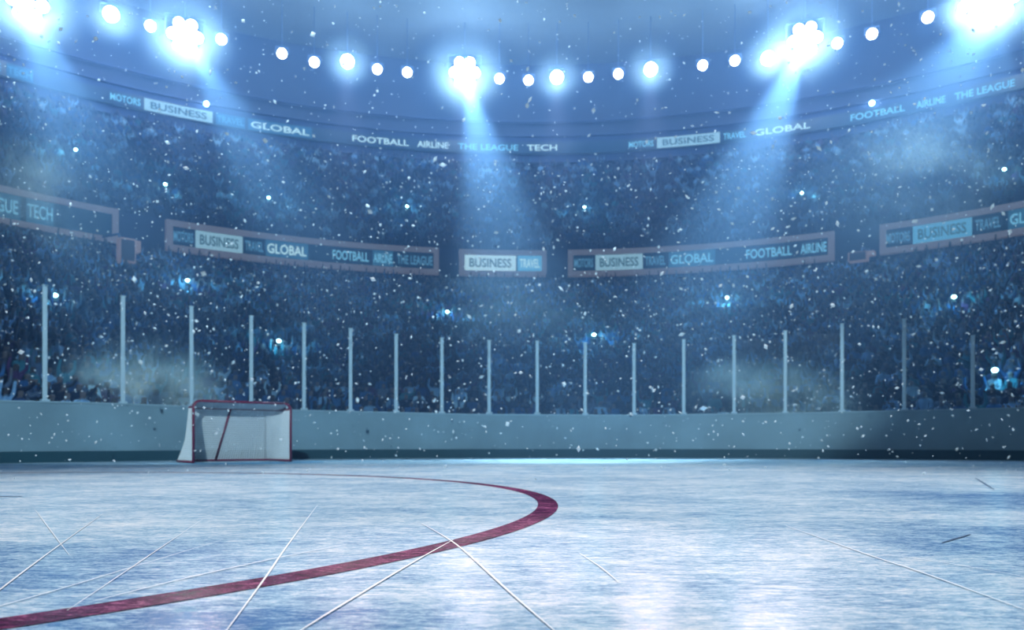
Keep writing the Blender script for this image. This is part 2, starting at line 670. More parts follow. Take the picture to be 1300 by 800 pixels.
struct('wall_back', V, Fc, M['wall'])
# ceiling: shallow dome
V, Fc = [], []
seg, rings = 96, 10
for j in range(rings + 1):
    r = (UR + 3) * j / rings
    z = 35.4 + 5.0 * (1 - (j / rings) ** 2)
    for i in range(seg):
        a = 2 * PI * i / seg
        V.append((UC[0] + r * math.sin(a), UC[1] + r * math.cos(a), z))
for j in range(rings):
    for i in range(seg):
        i2 = (i + 1) % seg
        Fc.append((j * seg + i, j * seg + i2, (j + 1) * seg + i2, (j + 1) * seg + i))
struct('ceiling', V, Fc, M['ceil'], smooth=True)


def ceil_z(x, y):
    r = math.hypot(x - UC[0], y - UC[1]) / (UR + 3)
    return 35.4 + 5.0 * (1 - r * r)


# ------------------------------------------------------------------ lettering and signs
def text_mesh(s):
    cu = bpy.data.curves.new('lettering', 'FONT')
    cu.body = s
    cu.resolution_u = 3
    cu.offset = 0.018
    ob = bpy.data.objects.new('lettering', cu)
    COL.objects.link(ob)
    bpy.context.view_layer.update()
    dg = bpy.context.evaluated_depsgraph_get()
    me = ob.evaluated_get(dg).to_mesh()
    V = np.array([tuple(v.co) for v in me.vertices])
    Fc = [tuple(p.vertices) for p in me.polygons]
    ob.evaluated_get(dg).to_mesh_clear()
    bpy.data.objects.remove(ob)
    bpy.data.curves.remove(cu)
    lo, hi = V.min(0), V.max(0)
    V = (V - lo) / np.maximum(hi - lo, 1e-6)
    return V, Fc


TXT = {}


def lettering(word, C, R, a0, a1, z0, z1, m, parent, o):
    if word not in TXT:
        TXT[word] = text_mesh(word)
    V, Fc = TXT[word]
    out = []
    for x, y, _ in V:
        a = a0 + (a1 - a0) * x
        out.append((C[0] + R * math.sin(a) - o[0], C[1] + R * math.cos(a) - o[1], z0 + (z1 - z0) * y - o[2]))
    return mesh_obj('lettering', out, Fc, m, parent)


def sign(name, C, R, px0, px1, z0, z1, ads, border, label, cat, group=None, frame=True):
    a0, a1 = ang(px0, C, R), ang(px1, C, R)
    am = (a0 + a1) / 2
    o = (C[0] + R * math.sin(am), C[1] + R * math.cos(am), z0)
    e = empty(name, o)
    seg = max(6, int((px1 - px0) / 12))
    da = border / R
    if frame:
        parts = [arc_band(C, R - 0.12, a0, a1, z1 - border, z1, 0.4, seg), arc_band(C, R - 0.12, a0, a1, z0, z0 + border, 0.4, seg),
                 arc_band(C, R - 0.12, a0, a0 + da, z0 + border, z1 - border, 0.4, 1), arc_band(C, R - 0.12, a1 - da, a1, z0 + border, z1 - border, 0.4, 1)]
        V, Fc = merge(parts)
        mesh_obj('frame', local(V, o), Fc, M['frame'], e)
    V, Fc = arc_band(C, R, a0 + da * 0.5, a1 - da * 0.5, z0 + border * 0.5, z1 - border * 0.5, 0.25, seg)
    mesh_obj('screen', local(V, o), Fc, M['screen'], e)
    zi0, zi1 = z0 + border, z1 - border
    for (p0, p1, word, pm, tm) in ads:
        b0, b1 = ang(p0, C, R), ang(p1, C, R)
        V, Fc = arc_band(C, R - 0.03, b0, b1, zi0 + 0.03, zi1 - 0.03, 0.03, max(3, int((p1 - p0) / 10)))
        ad = mesh_obj('ad_panel', local(V, o), Fc, M[pm], e)
        if word:
            h = zi1 - zi0
            pad = (b1 - b0) * (0.09 if pm in ('white_ad', 'pale_ad', 'cyan_ad') else 0.04)
            lettering(word, C, R - 0.045, b0 + pad, b1 - pad, zi0 + h * 0.22, zi1 - h * 0.22, M[tm], ad, o)
            tag(ad, '%s panel reading %s' % ({'white_ad': 'white', 'pale_ad': 'pale', 'cyan_ad': 'cyan', 'blue_ad': 'blue', 'screen': 'dark'}[pm], word))
    tag(e, label, cat, group)
    return e


def W(p0, p1, w, pm='screen', tm='cyan_text'):
    return (p0, p1, w, pm, tm)


GS = 'LED signs along the balcony front'
zb, zt = HL - 0.92, HL + 0.92
sign('led_sign', LC, LR, -75, 150, HL - 1.0, HL + 1.0,
     [W(-66, 26, 'THE LEAGUE', 'blue_ad'), W(33, 68, 'TECH', 'blue_ad', 'cyan_text'), W(72, 140, '', 'screen')], 0.33,
     'framed LED sign reading THE LEAGUE and TECH, cut by the left frame edge', 'sign', GS)
sign('led_sign', LC, LR, 211, 557, HL - 0.92, HL + 0.92,
     [W(219, 246, 'MOTORS', 'screen', 'dim_text'), W(248, 308, 'BUSINESS', 'pale_ad', 'dark_text'), W(310, 335, 'TRAVEL', 'screen', 'dim_text'), W(337, 391, 'GLOBAL', 'blue_ad', 'bright_text'),
      W(393, 418, '', 'screen'), W(420, 470, 'FOOTBALL', 'screen', 'cyan_text'), W(473, 499, 'AIRLINE', 'blue_ad', 'cyan_text'), W(502, 551, 'THE LEAGUE', 'screen', 'dim_text')], 0.36,
     'long framed LED sign above the goal, from MOTORS and BUSINESS to THE LEAGUE', 'sign', GS)
sign('led_sign', LC, LR, 583, 694, HL - 0.9, HL + 0.9,
     [W(590, 655, 'BUSINESS', 'white_ad', 'dark_text'), W(657, 688, 'TRAVEL', 'cyan_ad', 'bright_text')], 0.34,
     'short framed LED sign in the middle with white BUSINESS and blue TRAVEL panels', 'sign', GS)
sign('led_sign', LC, LR, 721, 1059, HL - 0.92, HL + 0.92,
     [W(728, 754, 'MOTORS', 'screen', 'dim_text'), W(756, 816, 'BUSINESS', 'pale_ad', 'dark_text'), W(818, 846, 'TRAVEL', 'screen', 'dim_text'), W(849, 908, 'GLOBAL', 'blue_ad', 'cyan_text'),
      W(911, 942, '', 'screen'), W(945, 1008, 'FOOTBALL', 'screen', 'cyan_text'), W(1015, 1051, 'AIRLINE', 'screen', 'cyan_text')], 0.36,
     'long framed LED sign right of the middle, ending in FOOTBALL and AIRLINE', 'sign', GS)
sign('led_sign', LC, LR, 1117, 1400, HL - 0.92, HL + 0.92,
     [W(1124, 1157, 'MOTORS', 'screen', 'dim_text'), W(1159, 1234, 'BUSINESS', 'cyan_ad', 'dark_text'), W(1237, 1272, 'TRAVEL', 'screen', 'dim_text'), W(1280, 1345, 'GLOBAL', 'blue_ad', 'cyan_text')], 0.36,
     'framed LED sign with cyan BUSINESS panel, cut by the right frame edge', 'sign', GS)
ubad = [W(-60, 4, 'THE LEAGUE', 'screen', 'dim_text'), W(8, 42, 'TECH', 'blue_ad', 'dim_text'), W(138, 180, 'MOTORS', 'screen', 'cyan_text'), W(183, 270, 'BUSINESS', 'pale_ad', 'dark_text'),
        W(274, 311, 'TRAVEL', 'blue_ad', 'dim_text'), W(315, 396, 'GLOBAL', 'blue_ad', 'bright_text'), W(444, 522, 'FOOTBALL', 'screen', 'bright_text'),
        W(528, 571, 'AIRLINE', 'screen', 'bright_text'), W(578, 661, 'THE LEAGUE', 'screen', 'cyan_text'), W(667, 709, 'TECH', 'screen', 'bright_text'),
        W(797, 831, 'MOTORS', 'screen', 'cyan_text'), W(834, 914, 'BUSINESS', 'pale_ad', 'dark_text'), W(917, 948, 'TRAVEL', 'screen', 'cyan_text'), W(955, 1032, 'GLOBAL', 'screen', 'bright_text'),
        W(1077, 1152, 'FOOTBALL', 'screen', 'cyan_text'), W(1162, 1202, 'AIRLINE', 'screen', 'cyan_text'), W(1209, 1292, 'THE LEAGUE', 'screen', 'cyan_text')]
sign('led_ribbon', UC, UR, -80, 1380, HU - 0.58, HU + 0.62, ubad, 0.10,
     'long thin LED ribbon board running round the top of the upper stand', 'ribbon board', frame=False)

# ------------------------------------------------------------------ boxes beside the signs
for px0, px1, py0, py1, lab in [(150, 177, 304, 335, 'boxy brownish loudspeaker hanging beside the left LED sign'),
                                (1078, 1110, 320, 332, 'small faint loudspeaker hanging left of the right-hand LED sign')]:
    x, y = hit((px0 + px1) / 2, LC, LR - 4.0)
    c0, c1 = at(px0, py1, y), at(px1, py0, y)
    w, h = c1.x - c0.x, c1.z - c0.z
    a = math.atan2(x - LC[0], y - LC[1])
    e = empty('loudspeaker', (x, y, c0.z), -a)
    bm = bmesh.new()
    add_box(bm, (-w * 0.12, 0, h * 0.5), (w * 0.72, 0.6, h))
    add_box(bm, (w * 0.35, 0.05, h * 0.74), (w * 0.3, 0.5, h * 0.48))
    bmesh.ops.bevel(bm, geom=bm.edges[:], offset=0.04, segments=1, affect='EDGES')
    bm_obj('cabinet', bm, M['cabinet'], e)
    bm = bmesh.new()
    add_box(bm, (-w * 0.12, -0.31, h * 0.5), (w * 0.6, 0.03, h * 0.84))
    bm_obj('grille', bm, M['grille'], e)
    bm = bmesh.new()
    add_tube(bm, [(-w * 0.12, 0.2, h * 0.5), (-w * 0.12, 1.2, h + 0.5), (-w * 0.12, 4.3, HL - c0.z - 0.7)], 0.07)
    bm_obj('wall_bracket', bm, M['steel'], e)
    tag(e, lab, 'loudspeaker', 'loudspeakers under the balcony')

# ------------------------------------------------------------------ goal
def build_goal():
    xl, yl = ice_at(245.5, 588.3)
    e0 = Vector((xl, yl, 0))
    yr = yl * 1.085
    e1 = Vector(((369 - 650) / F * yr, yr, 0))
    Wd = (e1 - e0).length
    H = 81.5 / F * yl * 1.0
    u = (e1 - e0).normalized()
    rz = math.atan2(u.y, u.x)
    e = empty('hockey_goal', (e0 + e1) / 2, rz)
    # local: x along the mouth, +y to the back
    hw = Wd / 2
    D, Dt, rb = 1.22, 0.42, 0.40
    r = 0.026
    cr = 0.14
    HT = H - r
    for s in (-1, 1):
        bm = bmesh.new()
        pts = [(s * hw, 0, 0)] + [(s * hw, 0, HT - cr)]
        for k in range(1, 7):
            a = k / 6 * PI / 2
            pts.append((s * (hw - cr + cr * math.cos(a)), 0, HT - cr + cr * math.sin(a)))
        add_tube(bm, pts, r, 10)
        bm_obj('goal_post', bm, M['red'], e, True)
    bm = bmesh.new()
    add_tube(bm, [(-hw + cr, 0, HT), (hw - cr, 0, HT)], r, 10)
    bm_obj('crossbar', bm, M['red'], e, True)

    def ushape(depth, w, rad, z, n=8):
        P = [(-w, 0.0, z), (-w, depth - rad, z)]
        for k in range(1, n + 1):
            a = k / n * PI / 2
            P.append((-w + rad - rad * math.cos(a), depth - rad + rad * math.sin(a), z))
        for k in range(n + 1):
            a = k / n * PI / 2
            P.append((w - rad + rad * math.sin(a), depth - rad + rad * math.cos(a), z))
        P += [(w, 0.0, z)]
        return P
    base = ushape(D, hw, rb, 0.025)
    top = ushape(Dt, hw - 0.02, 0.16, HT - 0.12)
    bm = bmesh.new()
    add_tube(bm, base, 0.025, 8)
    bm_obj('base_frame', bm, M['red'], e, True)
    bm = bmesh.new()
    add_tube(bm, top, 0.019, 8)
    bm_obj('top_frame', bm, M['red'], e, True)
    bm = bmesh.new()
    add_tube(bm, [(-0.1, D - 0.01, 0.03), (-0.1, Dt, HT - 0.12)], 0.024, 8)
    bm_obj('back_support', bm, M['red'], e, True)
    # base middle bar (T frame on the ice)
    # netting: twine grid between base loop and top loop

    def resample(P, n):
        P = [Vector(p) for p in P]
        L = [0]
        for a, b in zip(P, P[1:]):
            L.append(L[-1] + (b - a).length)
        out = []
        for i in range(n + 1):
            t = L[-1] * i / n
            k = 0
            while k < len(P) - 2 and L[k + 1] < t:
                k += 1
            f = (t - L[k]) / max(L[k + 1] - L[k], 1e-6)
            out.append(P[k].lerp(P[k + 1], f))
        return out
    n = 80
    Bp, Tp = resample(base, n), resample(top, n)
    nh = 24
    tw = 0.0118

    def grid_net(name, i0, i1, label):
        bm = bmesh.new()
        for i in range(i0, i1 + 1):
            P = [Bp[i].lerp(Tp[i], k / 6) for k in range(7)]
            # nets sag slightly outward
            add_tube(bm, P, tw, 4, caps=False)
        for k in range(nh + 1):
            add_tube(bm, [Bp[i].lerp(Tp[i], k / nh) for i in range(i0, i1 + 1)], tw, 4, caps=False)
        return tag(bm_obj(name, bm, M['net'], e), label)
    c1 = 21
    grid_net('side_net', 0, c1, 'white net on the near left side')
    grid_net('back_net', c1, n - c1, 'white net across the back')
    grid_net('side_net', n - c1, n, 'white net on the far right side')
    bm = bmesh.new()
    m_ = 40
    for i in range(m_ + 1):
        x = -hw + 0.04 + (2 * hw - 0.08) * i / m_
        add_tube(bm, [(x, 0, HT - 0.01), (x, Dt - 0.01, HT - 0.12)], tw, 4, caps=False)
    for k in range(1, 9):
        add_tube(bm, [(-hw + 0.04, Dt * k / 9, HT - 0.01 - 0.012 * k), (hw - 0.04, Dt * k / 9, HT - 0.01 - 0.012 * k)], tw, 4, caps=False)
    bm_obj('top_net', bm, M['net'], e)
    # white skirt laced round the top shelf
    bm = bmesh.new()
    V = [(-hw + 0.05, 0.03, HT - 0.012), (hw - 0.05, 0.03, HT - 0.012), (hw - 0.06, Dt - 0.02, HT - 0.115), (-hw + 0.06, Dt - 0.02, HT - 0.115)]
    vs = [bm.verts.new(v) for v in V]
    vs2 = [bm.verts.new((v[0], v[1], v[2] + 0.008)) for v in V]
    bm.faces.new(vs[::-1])
    bm.faces.new(vs2)
    for k in range(4):
        bm.faces.new((vs[k], vs[(k + 1) % 4], vs2[(k + 1) % 4], vs2[k]))
    bm_obj('top_cover', bm, M['net'], e)
    tag(e, 'red framed hockey goal with white netting standing on the ice', 'goal')
    return e, hw, rz


goal, GW, GRZ = build_goal()
# crease paint in front of the goal mouth
gx, gy = goal.location.x, goal.location.y
V = [(0, 0, 0.0015)]
for k in range(25):
    a = PI + PI * k / 24
    V.append((1.6 * math.cos(a), 1.35 * math.sin(a), 0.0015))
o = mesh_obj('goal_crease', V, [(0, i, i + 1) for i in range(1, 25)], M['crease'])
o.location = (gx, gy, 0)
o.rotation_euler = (0, 0, GRZ)
tag(o, 'pale blue painted crease on the ice before the goal mouth', 'ice marking')

# ------------------------------------------------------------------ floodlights
def lamp_proto(name, n_x, n_z, r, pitch):
    """housing shells, glass lenses, yoke and hanger; aims along local -Y, tilted down"""
    e = empty(name, (0, 0, 0))
    T = Matrix.Rotation(math.radians(26), 4, 'X')
    w, h = (n_x - 1) * pitch, (n_z - 1) * pitch
    pos = [(-w / 2 + i * pitch, -h / 2 + k * pitch) for i in range(n_x) for k in range(n_z)]
    if n_x > 1:
        pos = [(0, 0)] + [(pitch * math.cos(PI / 3 * k), pitch * math.sin(PI / 3 * k)) for k in range(6)]
        w = h = 2 * pitch
    for (x, z) in pos:
        bm = bmesh.new()
        prof = [(0.0, 0.55), (0.30, 0.55), (0.42, 0.40), (0.9, 0.05), (1.06, 0.0), (1.06, -0.12), (1.0, -0.12), (0.96, 0.03)]
        seg = 20
        rings = []
        for (a, b) in prof:
            rings.append([bm.verts.new((x + a * r * math.cos(2 * PI * s / seg), b * r, z + a * r * math.sin(2 * PI * s / seg))) for s in range(seg)] if a > 0 else None)
        tip = bm.verts.new((x, 0.55 * r, z))
        for s in range(seg):
            bm.faces.new((tip, rings[1][s], rings[1][(s + 1) % seg]))
        for A_, B_ in zip(rings[1:], rings[2:]):
            for s in range(seg):
                bm.faces.new((A_[s], A_[(s + 1) % seg], B_[(s + 1) % seg], B_[s]))
        bmesh.ops.transform(bm, matrix=T, verts=bm.verts[:])
        sh = bm_obj('reflector', bm, M['housing'], e, True)
        bm = bmesh.new()
        c = bm.verts.new((x, -0.10 * r, z))
        ring = [bm.verts.new((x + 0.97 * r * math.cos(2 * PI * s / seg), -0.02 * r, z + 0.97 * r * math.sin(2 * PI * s / seg))) for s in range(seg)]
        for s in range(seg):
            bm.faces.new((c, ring[s], ring[(s + 1) % seg]))
        bmesh.ops.transform(bm, matrix=T, verts=bm.verts[:])
        bm_obj('lens', bm, M['lamp'], sh, True)
    bm = bmesh.new()
    W2 = w / 2 + r * 1.25
    H2 = h / 2 + r * 1.25
    add_tube(bm, [(-W2, 0, 0), (-W2, 0, H2), (W2, 0, H2), (W2, 0, 0)], 0.06, 6)
    if n_x * n_z > 1:
        add_tube(bm, [(-W2, 0.25 * r, 0), (W2, 0.25 * r, 0)], 0.07, 6)
    bm_obj('yoke', bm, M['steel'], e)
    return e, H2


def lamp_label(kind, px):
    return kind


LAMPS = [(35, 3, 'B'), (88, 3, 's'), (141, 18, 'm'), (191, 33, 's'), (235, 45, 'B'), (281, 50, 's'), (358, 68, 's'), (399, 79, 's'), (441, 78, 'm'), (479, 88, 's'), (517, 92, 's'),
         (590, 92, 'B'), (634, 100, 's'), (671, 102, 's'), (707, 98, 'm'), (747, 98, 's'), (785, 94, 's'), (826, 88, 'm'), (892, 83, 's'), (933, 77, 's'),
         (975, 74, 'm'), (1022, 50, 'B'), (1063, 55, 's'), (1107, 43, 's'), (1178, 22, 's'), (1227, 10, 'm'), (1268, 0, 'B')]
LAMPS = [l for l in LAMPS if l[0] != 88]
PROTO = {'s': lamp_proto('floodlight', 1, 1, 0.40, 0), 'm': lamp_proto('large_floodlight', 1, 1, 0.56, 0), 'B': lamp_proto('floodlight_bank', 3, 2, 0.43, 0.89)}
used = set()
cnt = {'s': 0, 'm': 0, 'B': 0}
tot = {k: sum(1 for l in LAMPS if l[2] == k) for k in 'smB'}


def light(name, kind, loc, power, col, radius, target=None, angle=None, blend=1.0):
    ld = bpy.data.lights.new(name, kind)
    ld.energy = power
    ld.color = col
    if kind != 'AREA':
        ld.shadow_soft_size = radius
    o = bpy.data.objects.new(name, ld)
    o.location = loc
    if target is not None:
        o.rotation_euler = (Vector(target) - Vector(loc)).to_track_quat('-Z', 'Y').to_euler()
    if angle is not None:
        ld.spot_size = math.radians(angle)
        ld.spot_blend = blend
    COL.objects.link(o)
    return o


FLOOD = (0.36, 0.62, 1.0)
POW = {'s': 150, 'm': 1200, 'B': 4000}
lamp_pos = {}
for px, py, k in LAMPS:
    x, y = hit(px, FCc, FRr)
    p = at(px, py, y)
    lamp_pos[px] = p
    proto, H2 = PROTO[k]
    o = proto if k not in used else copy_tree(proto)
    used.add(k)
    cnt[k] += 1
    o.location = p
    heading = math.atan2(p.x - 0.0, p.y - 6.0)
    o.rotation_euler = (0, 0, -heading)
    side = ORD[cnt[k]]
    if k == 'B':
        names = {35: 'bank of seven floodlights at the top left corner of the view', 235: 'glaring bank of seven floodlights high above the goal',
                 590: 'glaring bank of seven floodlights at the ceiling left of the middle', 1022: 'glaring bank of seven floodlights right of the middle with a beam falling left',
                 1268: 'bank of seven floodlights at the top right corner of the view'}
        lab = names[px]
        grp = 'banks of floodlights under the ceiling'
    elif k == 'm':
        lab = 'large bright round floodlight under the ceiling, %s of the large ones from the left' % side
        grp = 'large floodlights under the ceiling'
    else:
        lab = 'small round white floodlight under the ceiling, %s small one from the left' % side
        grp = 'small floodlights under the ceiling'
    tag(o, lab, 'floodlight', grp)
    # hanger up to the ceiling, per lamp because the ceiling height differs
    bm = bmesh.new()
    add_tube(bm, [(0, 0, H2), (0, 0, max(H2 + 0.1, ceil_z(p.x, p.y) - p.z + 0.05))], 0.03, 6)
    bm_obj('hanger', bm, M['steel'], o)
    to = Vector((-p.x, 6 - p.y, -p.z)).normalized()
    light('lamp_spill', 'POINT', p + to * 1.5 + Vector((0, 0, 0.2)), {'s': 150, 'm': 1500, 'B': 4200}[k], (0.40, 0.66, 1.0), 0.9)
    light('lamp_' + {'s': 'small', 'm': 'large', 'B': 'bank'}[k], 'SPOT', p + to * 0.9, POW[k], FLOOD, 0.35, p + to * 10, 140, 0.6)

# beams: real spots through the hazy air
for lx, tx, ty, ang_, pw in [(590, 700, 582, 6.5, 300000), (235, 540, 582, 7, 150000), (1022, 806, 582, 7, 340000), (35, 250, 582, 9, 120000), (35, 60, 560, 9, 60000),
                             (1268, 900, 582, 13, 130000), (1268, 1255, 560, 9, 60000)]:
    x, y = ice_at(tx, ty) if ty > 570 else (None, None)
    T = Vector((x, y, 0)) if x is not None else at(tx, ty, 24)
    p = lamp_pos[lx]
    light('beam_spot', 'SPOT', p + (T - p).normalized() * 1.0, pw, (0.55, 0.82, 1.0), 0.2, T, ang_, 0.9)

# tight spots that pool on the near ice
for lx, tx, ty, ang_, pw in [(441, 432, 702, 0.75, 50000), (590, 570, 698, 0.9, 60000), (707, 705, 690, 0.8, 60000), (826, 822, 700, 0.7, 60000), (1022, 1000, 705, 0.8, 36000), (975, 1025, 728, 0.7, 30000), (235, 235, 740, 0.7, 40000)]:
    x, y = ice_at(tx, ty)
    p = lamp_pos[lx]
    T = Vector((x, y, 0))
    light('pool_spot', 'SPOT', p + (T - p).normalized() * 1.2, pw * 1.5, (1.0, 0.80, 0.88), 0.05, T, ang_ * 0.5, 1.0)

# broad fill lights added over the ice
def area(name, loc, target, size, power, col):
    ld = bpy.data.lights.new(name, 'AREA')
    ld.shape = 'DISK'
    ld.size = size
    ld.energy = power
    ld.color = col
    o = bpy.data.objects.new(name, ld)
    o.location = loc
    o.rotation_euler = (Vector(target) - Vector(loc)).to_track_quat('-Z', 'Y').to_euler()
    COL.objects.link(o)
    return o


light('rink_fill', 'SPOT', Vector((0.6, 4.5, 24.0)), 23500, (1.0, 0.955, 0.96), 1.5, (0.6, 6.5, 0), 44, 0.8)  # unseen overhead spot added to fill the ice with light
# unseen spot added to wash the boards and the ice before them
T = Vector((hit(430, BC, BR)[0], hit(430, BC, BR)[1], 1.6))
S0 = Vector((-2.0, -4.0, 9.0))
edge = Vector((*hit(1185, BC, BR), 0.8))
half = math.degrees((T - S0).angle(edge - S0))
wash = light('boards_fill', 'SPOT', S0, 13500, (0.58, 0.86, 1.0), 0.15, T, 2 * half, 0.24)
wash.scale = (1.0, 0.27, 1.0)
light('corner_fill', 'SPOT', Vector((5.0, -3.0, 15.0)), 3000, (0.60, 0.84, 1.0), 0.3, (hit(1215, BC, BR)[0], hit(1215, BC, BR)[1], 1.8), 34, 0.9)  # unseen side fill added for the right-hand boards and posts

# ------------------------------------------------------------------ haze in the whole hall
w = bpy.data.worlds.new('arena_air')
scn.world = w
w.use_nodes = True
nt = w.node_tree
nt.nodes['Background'].inputs[0].default_value = (0.01, 0.02, 0.05, 1)
nt.nodes['Background'].inputs[1].default_value = 0.5
vs = nt.nodes.new('ShaderNodeVolumeScatter')
vs.inputs['Color'].default_value = (0.25, 0.48, 0.92, 1)
vs.inputs['Density'].default_value = 0.0056
vs.inputs['Anisotropy'].default_value = 0.62
nt.links.new(vs.outputs[0], nt.nodes['World Output'].inputs['Volume'])

# ------------------------------------------------------------------ spectators
def person_mesh(pose, ratio=None):
    bm = bmesh.new()
    J = {}

    def j(name, co, r, par=None):
        v = bm.verts.new(co)
        J[name] = (v, r)
        if par:
            bm.edges.new((J[par][0], v))
    j('pelvis', (0, 0.02, 0.52), 0.15)
    j('waist', (0, 0.05, 0.72), 0.145, 'pelvis')
    j('chest', (0, 0.03, 0.98), 0.165, 'waist')
    j('neck', (0, 0.0, 1.15), 0.062, 'chest')
    j('jaw', (0, -0.03, 1.24), 0.085, 'neck')
    j('crown', (0, -0.01, 1.36), 0.10, 'jaw')
    for s in (-1, 1):
        t = 'L' if s < 0 else 'R'
        j('sh' + t, (s * 0.20, 0.02, 1.06), 0.075, 'chest')
        if pose == 'cheer':
            el, wr, ha = (s * 0.33, -0.05, 1.22), (s * 0.30, -0.10, 1.50), (s * 0.29, -0.12, 1.62)
        elif pose == 'clap':
            el, wr, ha = (s * 0.27, -0.12, 0.84), (s * 0.10, -0.33, 1.00), (s * 0.03, -0.40, 1.06)
        elif pose == 'point' and s > 0:
            el, wr, ha = (0.30, -0.22, 1.12), (0.22, -0.42, 1.26), (0.20, -0.52, 1.32)
        else:
            el, wr, ha = (s * 0.26, -0.04, 0.80), (s * 0.15, -0.28, 0.70), (s * 0.10, -0.37, 0.68)
        j('el' + t, el, 0.056, 'sh' + t)
        j('wr' + t, wr, 0.04, 'el' + t)
        j('ha' + t, ha, 0.042, 'wr' + t)
        j('hip' + t, (s * 0.10, -0.04, 0.50), 0.10, 'pelvis')
        j('kn' + t, (s * 0.14, -0.46, 0.52), 0.075, 'hip' + t)
        j('an' + t, (s * 0.14, -0.42, 0.10), 0.052, 'kn' + t)
        j('to' + t, (s * 0.15, -0.56, 0.05), 0.042, 'an' + t)
    me = bpy.data.meshes.new('person')
    order = [None] * len(J)
    bm.verts.index_update()
    for k, (v, r) in J.items():
        order[v.index] = (k, r)
    bm.to_mesh(me)
    bm.free()
    ob = bpy.data.objects.new('person', me)
    COL.objects.link(ob)
    md = ob.modifiers.new('skin', 'SKIN')
    if not me.skin_vertices:
        bpy.context.view_layer.objects.active = ob
        with bpy.context.temp_override(object=ob, active_object=ob):
            bpy.ops.mesh.customdata_skin_add()
    for i, (k, r) in enumerate(order):
        d = me.skin_vertices[0].data[i]
        d.radius = (r, r)
        d.use_root = (k == 'pelvis')
    ob.modifiers.new('sub', 'SUBSURF').levels = 1
    if ratio:
        dm = ob.modifiers.new('dec', 'DECIMATE')
        dm.ratio = ratio
    bpy.context.view_layer.update()
    dg = bpy.context.evaluated_depsgraph_get()
    ev = ob.evaluated_get(dg)
    m2 = ev.to_mesh()
    V = np.array([tuple(v.co) for v in m2.vertices])
    Fc = [tuple(p.vertices) for p in m2.polygons]
    ev.to_mesh_clear()
    bpy.data.objects.remove(ob)
    bpy.data.meshes.remove(me)
    hands = [np.array(J_) for J_ in []]
    return V, Fc


def tint(V, pose, skin, hair, legs):
    """colour per vertex; alpha 1 marks the jacket that takes the object's own colour"""
    c = np.zeros((len(V), 4))
    x, y, z = V[:, 0], V[:, 1], V[:, 2]
    c[:] = (0, 0, 0, 1)
    c[(z < 0.62) & (y < -0.02)] = (*legs, 0)
    c[(z < 0.45)] = (*legs, 0)
    head = (z > 1.155) & (np.abs(x) < 0.15)
    c[head] = (*skin, 0)
    c[head & ((z > 1.385) | ((y > 0.005) & (z > 1.2)))] = (*hair, 0)
    if pose == 'cheer':
        c[(z > 1.53) & (np.abs(x) > 0.2)] = (*skin, 0)
    elif pose == 'clap':
        c[(y < -0.34) & (z > 0.9)] = (*skin, 0)
    elif pose == 'point':
        c[(y < -0.44) & (z > 1.1)] = (*skin, 0)
        c[(y < -0.31) & (z > 0.62) & (z < 0.8) & (x < 0)] = (*skin, 0)
    else:
        c[(y < -0.31) & (z > 0.62) & (z < 0.8)] = (*skin, 0)
    return c


SK = [(0.17, 0.14, 0.15), (0.13, 0.11, 0.12), (0.06, 0.05, 0.055)]
HR = [(0.03, 0.02, 0.015), (0.10, 0.06, 0.03), (0.30, 0.22, 0.12), (0.02, 0.02, 0.02)]
LG = [(0.02, 0.025, 0.05), (0.04, 0.04, 0.05), (0.05, 0.06, 0.10)]
POSES = ['lap', 'clap', 'cheer', 'point', 'lap', 'lap']
variants = []
for i, pose in enumerate(POSES):
    V, Fc = person_mesh(pose)
    # a nose and brow ridge on the face side
    f = (V[:, 2] > 1.22) & (V[:, 2] < 1.30) & (np.abs(V[:, 0]) < 0.03) & (V[:, 1] < -0.08)
    V[f, 1] -= 0.022
    me = bpy.data.meshes.new('person')
    me.from_pydata(V.tolist(), [], Fc)
    at_ = me.color_attributes.new('tint', 'FLOAT_COLOR', 'POINT')
    at_.data.foreach_set('color', tint(V, pose, SK[i % 3], HR[i % 4], LG[i % 3]).astype(np.float32).ravel())
    me.materials.append(M['crowd'])
    for p in me.polygons:
        p.use_smooth = True
    variants.append((pose, me))
low = [(p, *person_mesh(p, 0.16)) for p in ('lap', 'clap', 'cheer')]
print('person verts', [len(v[1].vertices) for v in variants], [len(l[1]) for l in low])

JACK = [('pale', (0.42, 0.68, 0.95)), ('pale', (0.28, 0.52, 0.85)), ('pale', (0.24, 0.46, 0.78)), ('blue', (0.04, 0.15, 0.40)), ('blue', (0.03, 0.12, 0.34)), ('dark', (0.008, 0.018, 0.06)), ('dark', (0.006, 0.012, 0.045)),
        ('dark', (0.012, 0.024, 0.07)), ('dark', (0.010, 0.016, 0.05)), ('dark', (0.012, 0.014, 0.04)), ('dark', (0.008, 0.018, 0.06)), ('grey', (0.07, 0.12, 0.22)), ('teal', (0.04, 0.20, 0.30)),
        ('blue', (0.02, 0.07, 0.24)), ('grey', (0.10, 0.15, 0.26)), ('purple', (0.07, 0.03, 0.12))]
bay_edges = [p[0] for p in POST]


def row_seats(R, C, pitch=0.58, lo=-240, hi=1540):
    a0, a1 = ang(lo, C, R), ang(hi, C, R)
    n = int((a1 - a0) * R / pitch)
    return [a0 + (a1 - a0) * (i + 0.5) / n for i in range(n)]


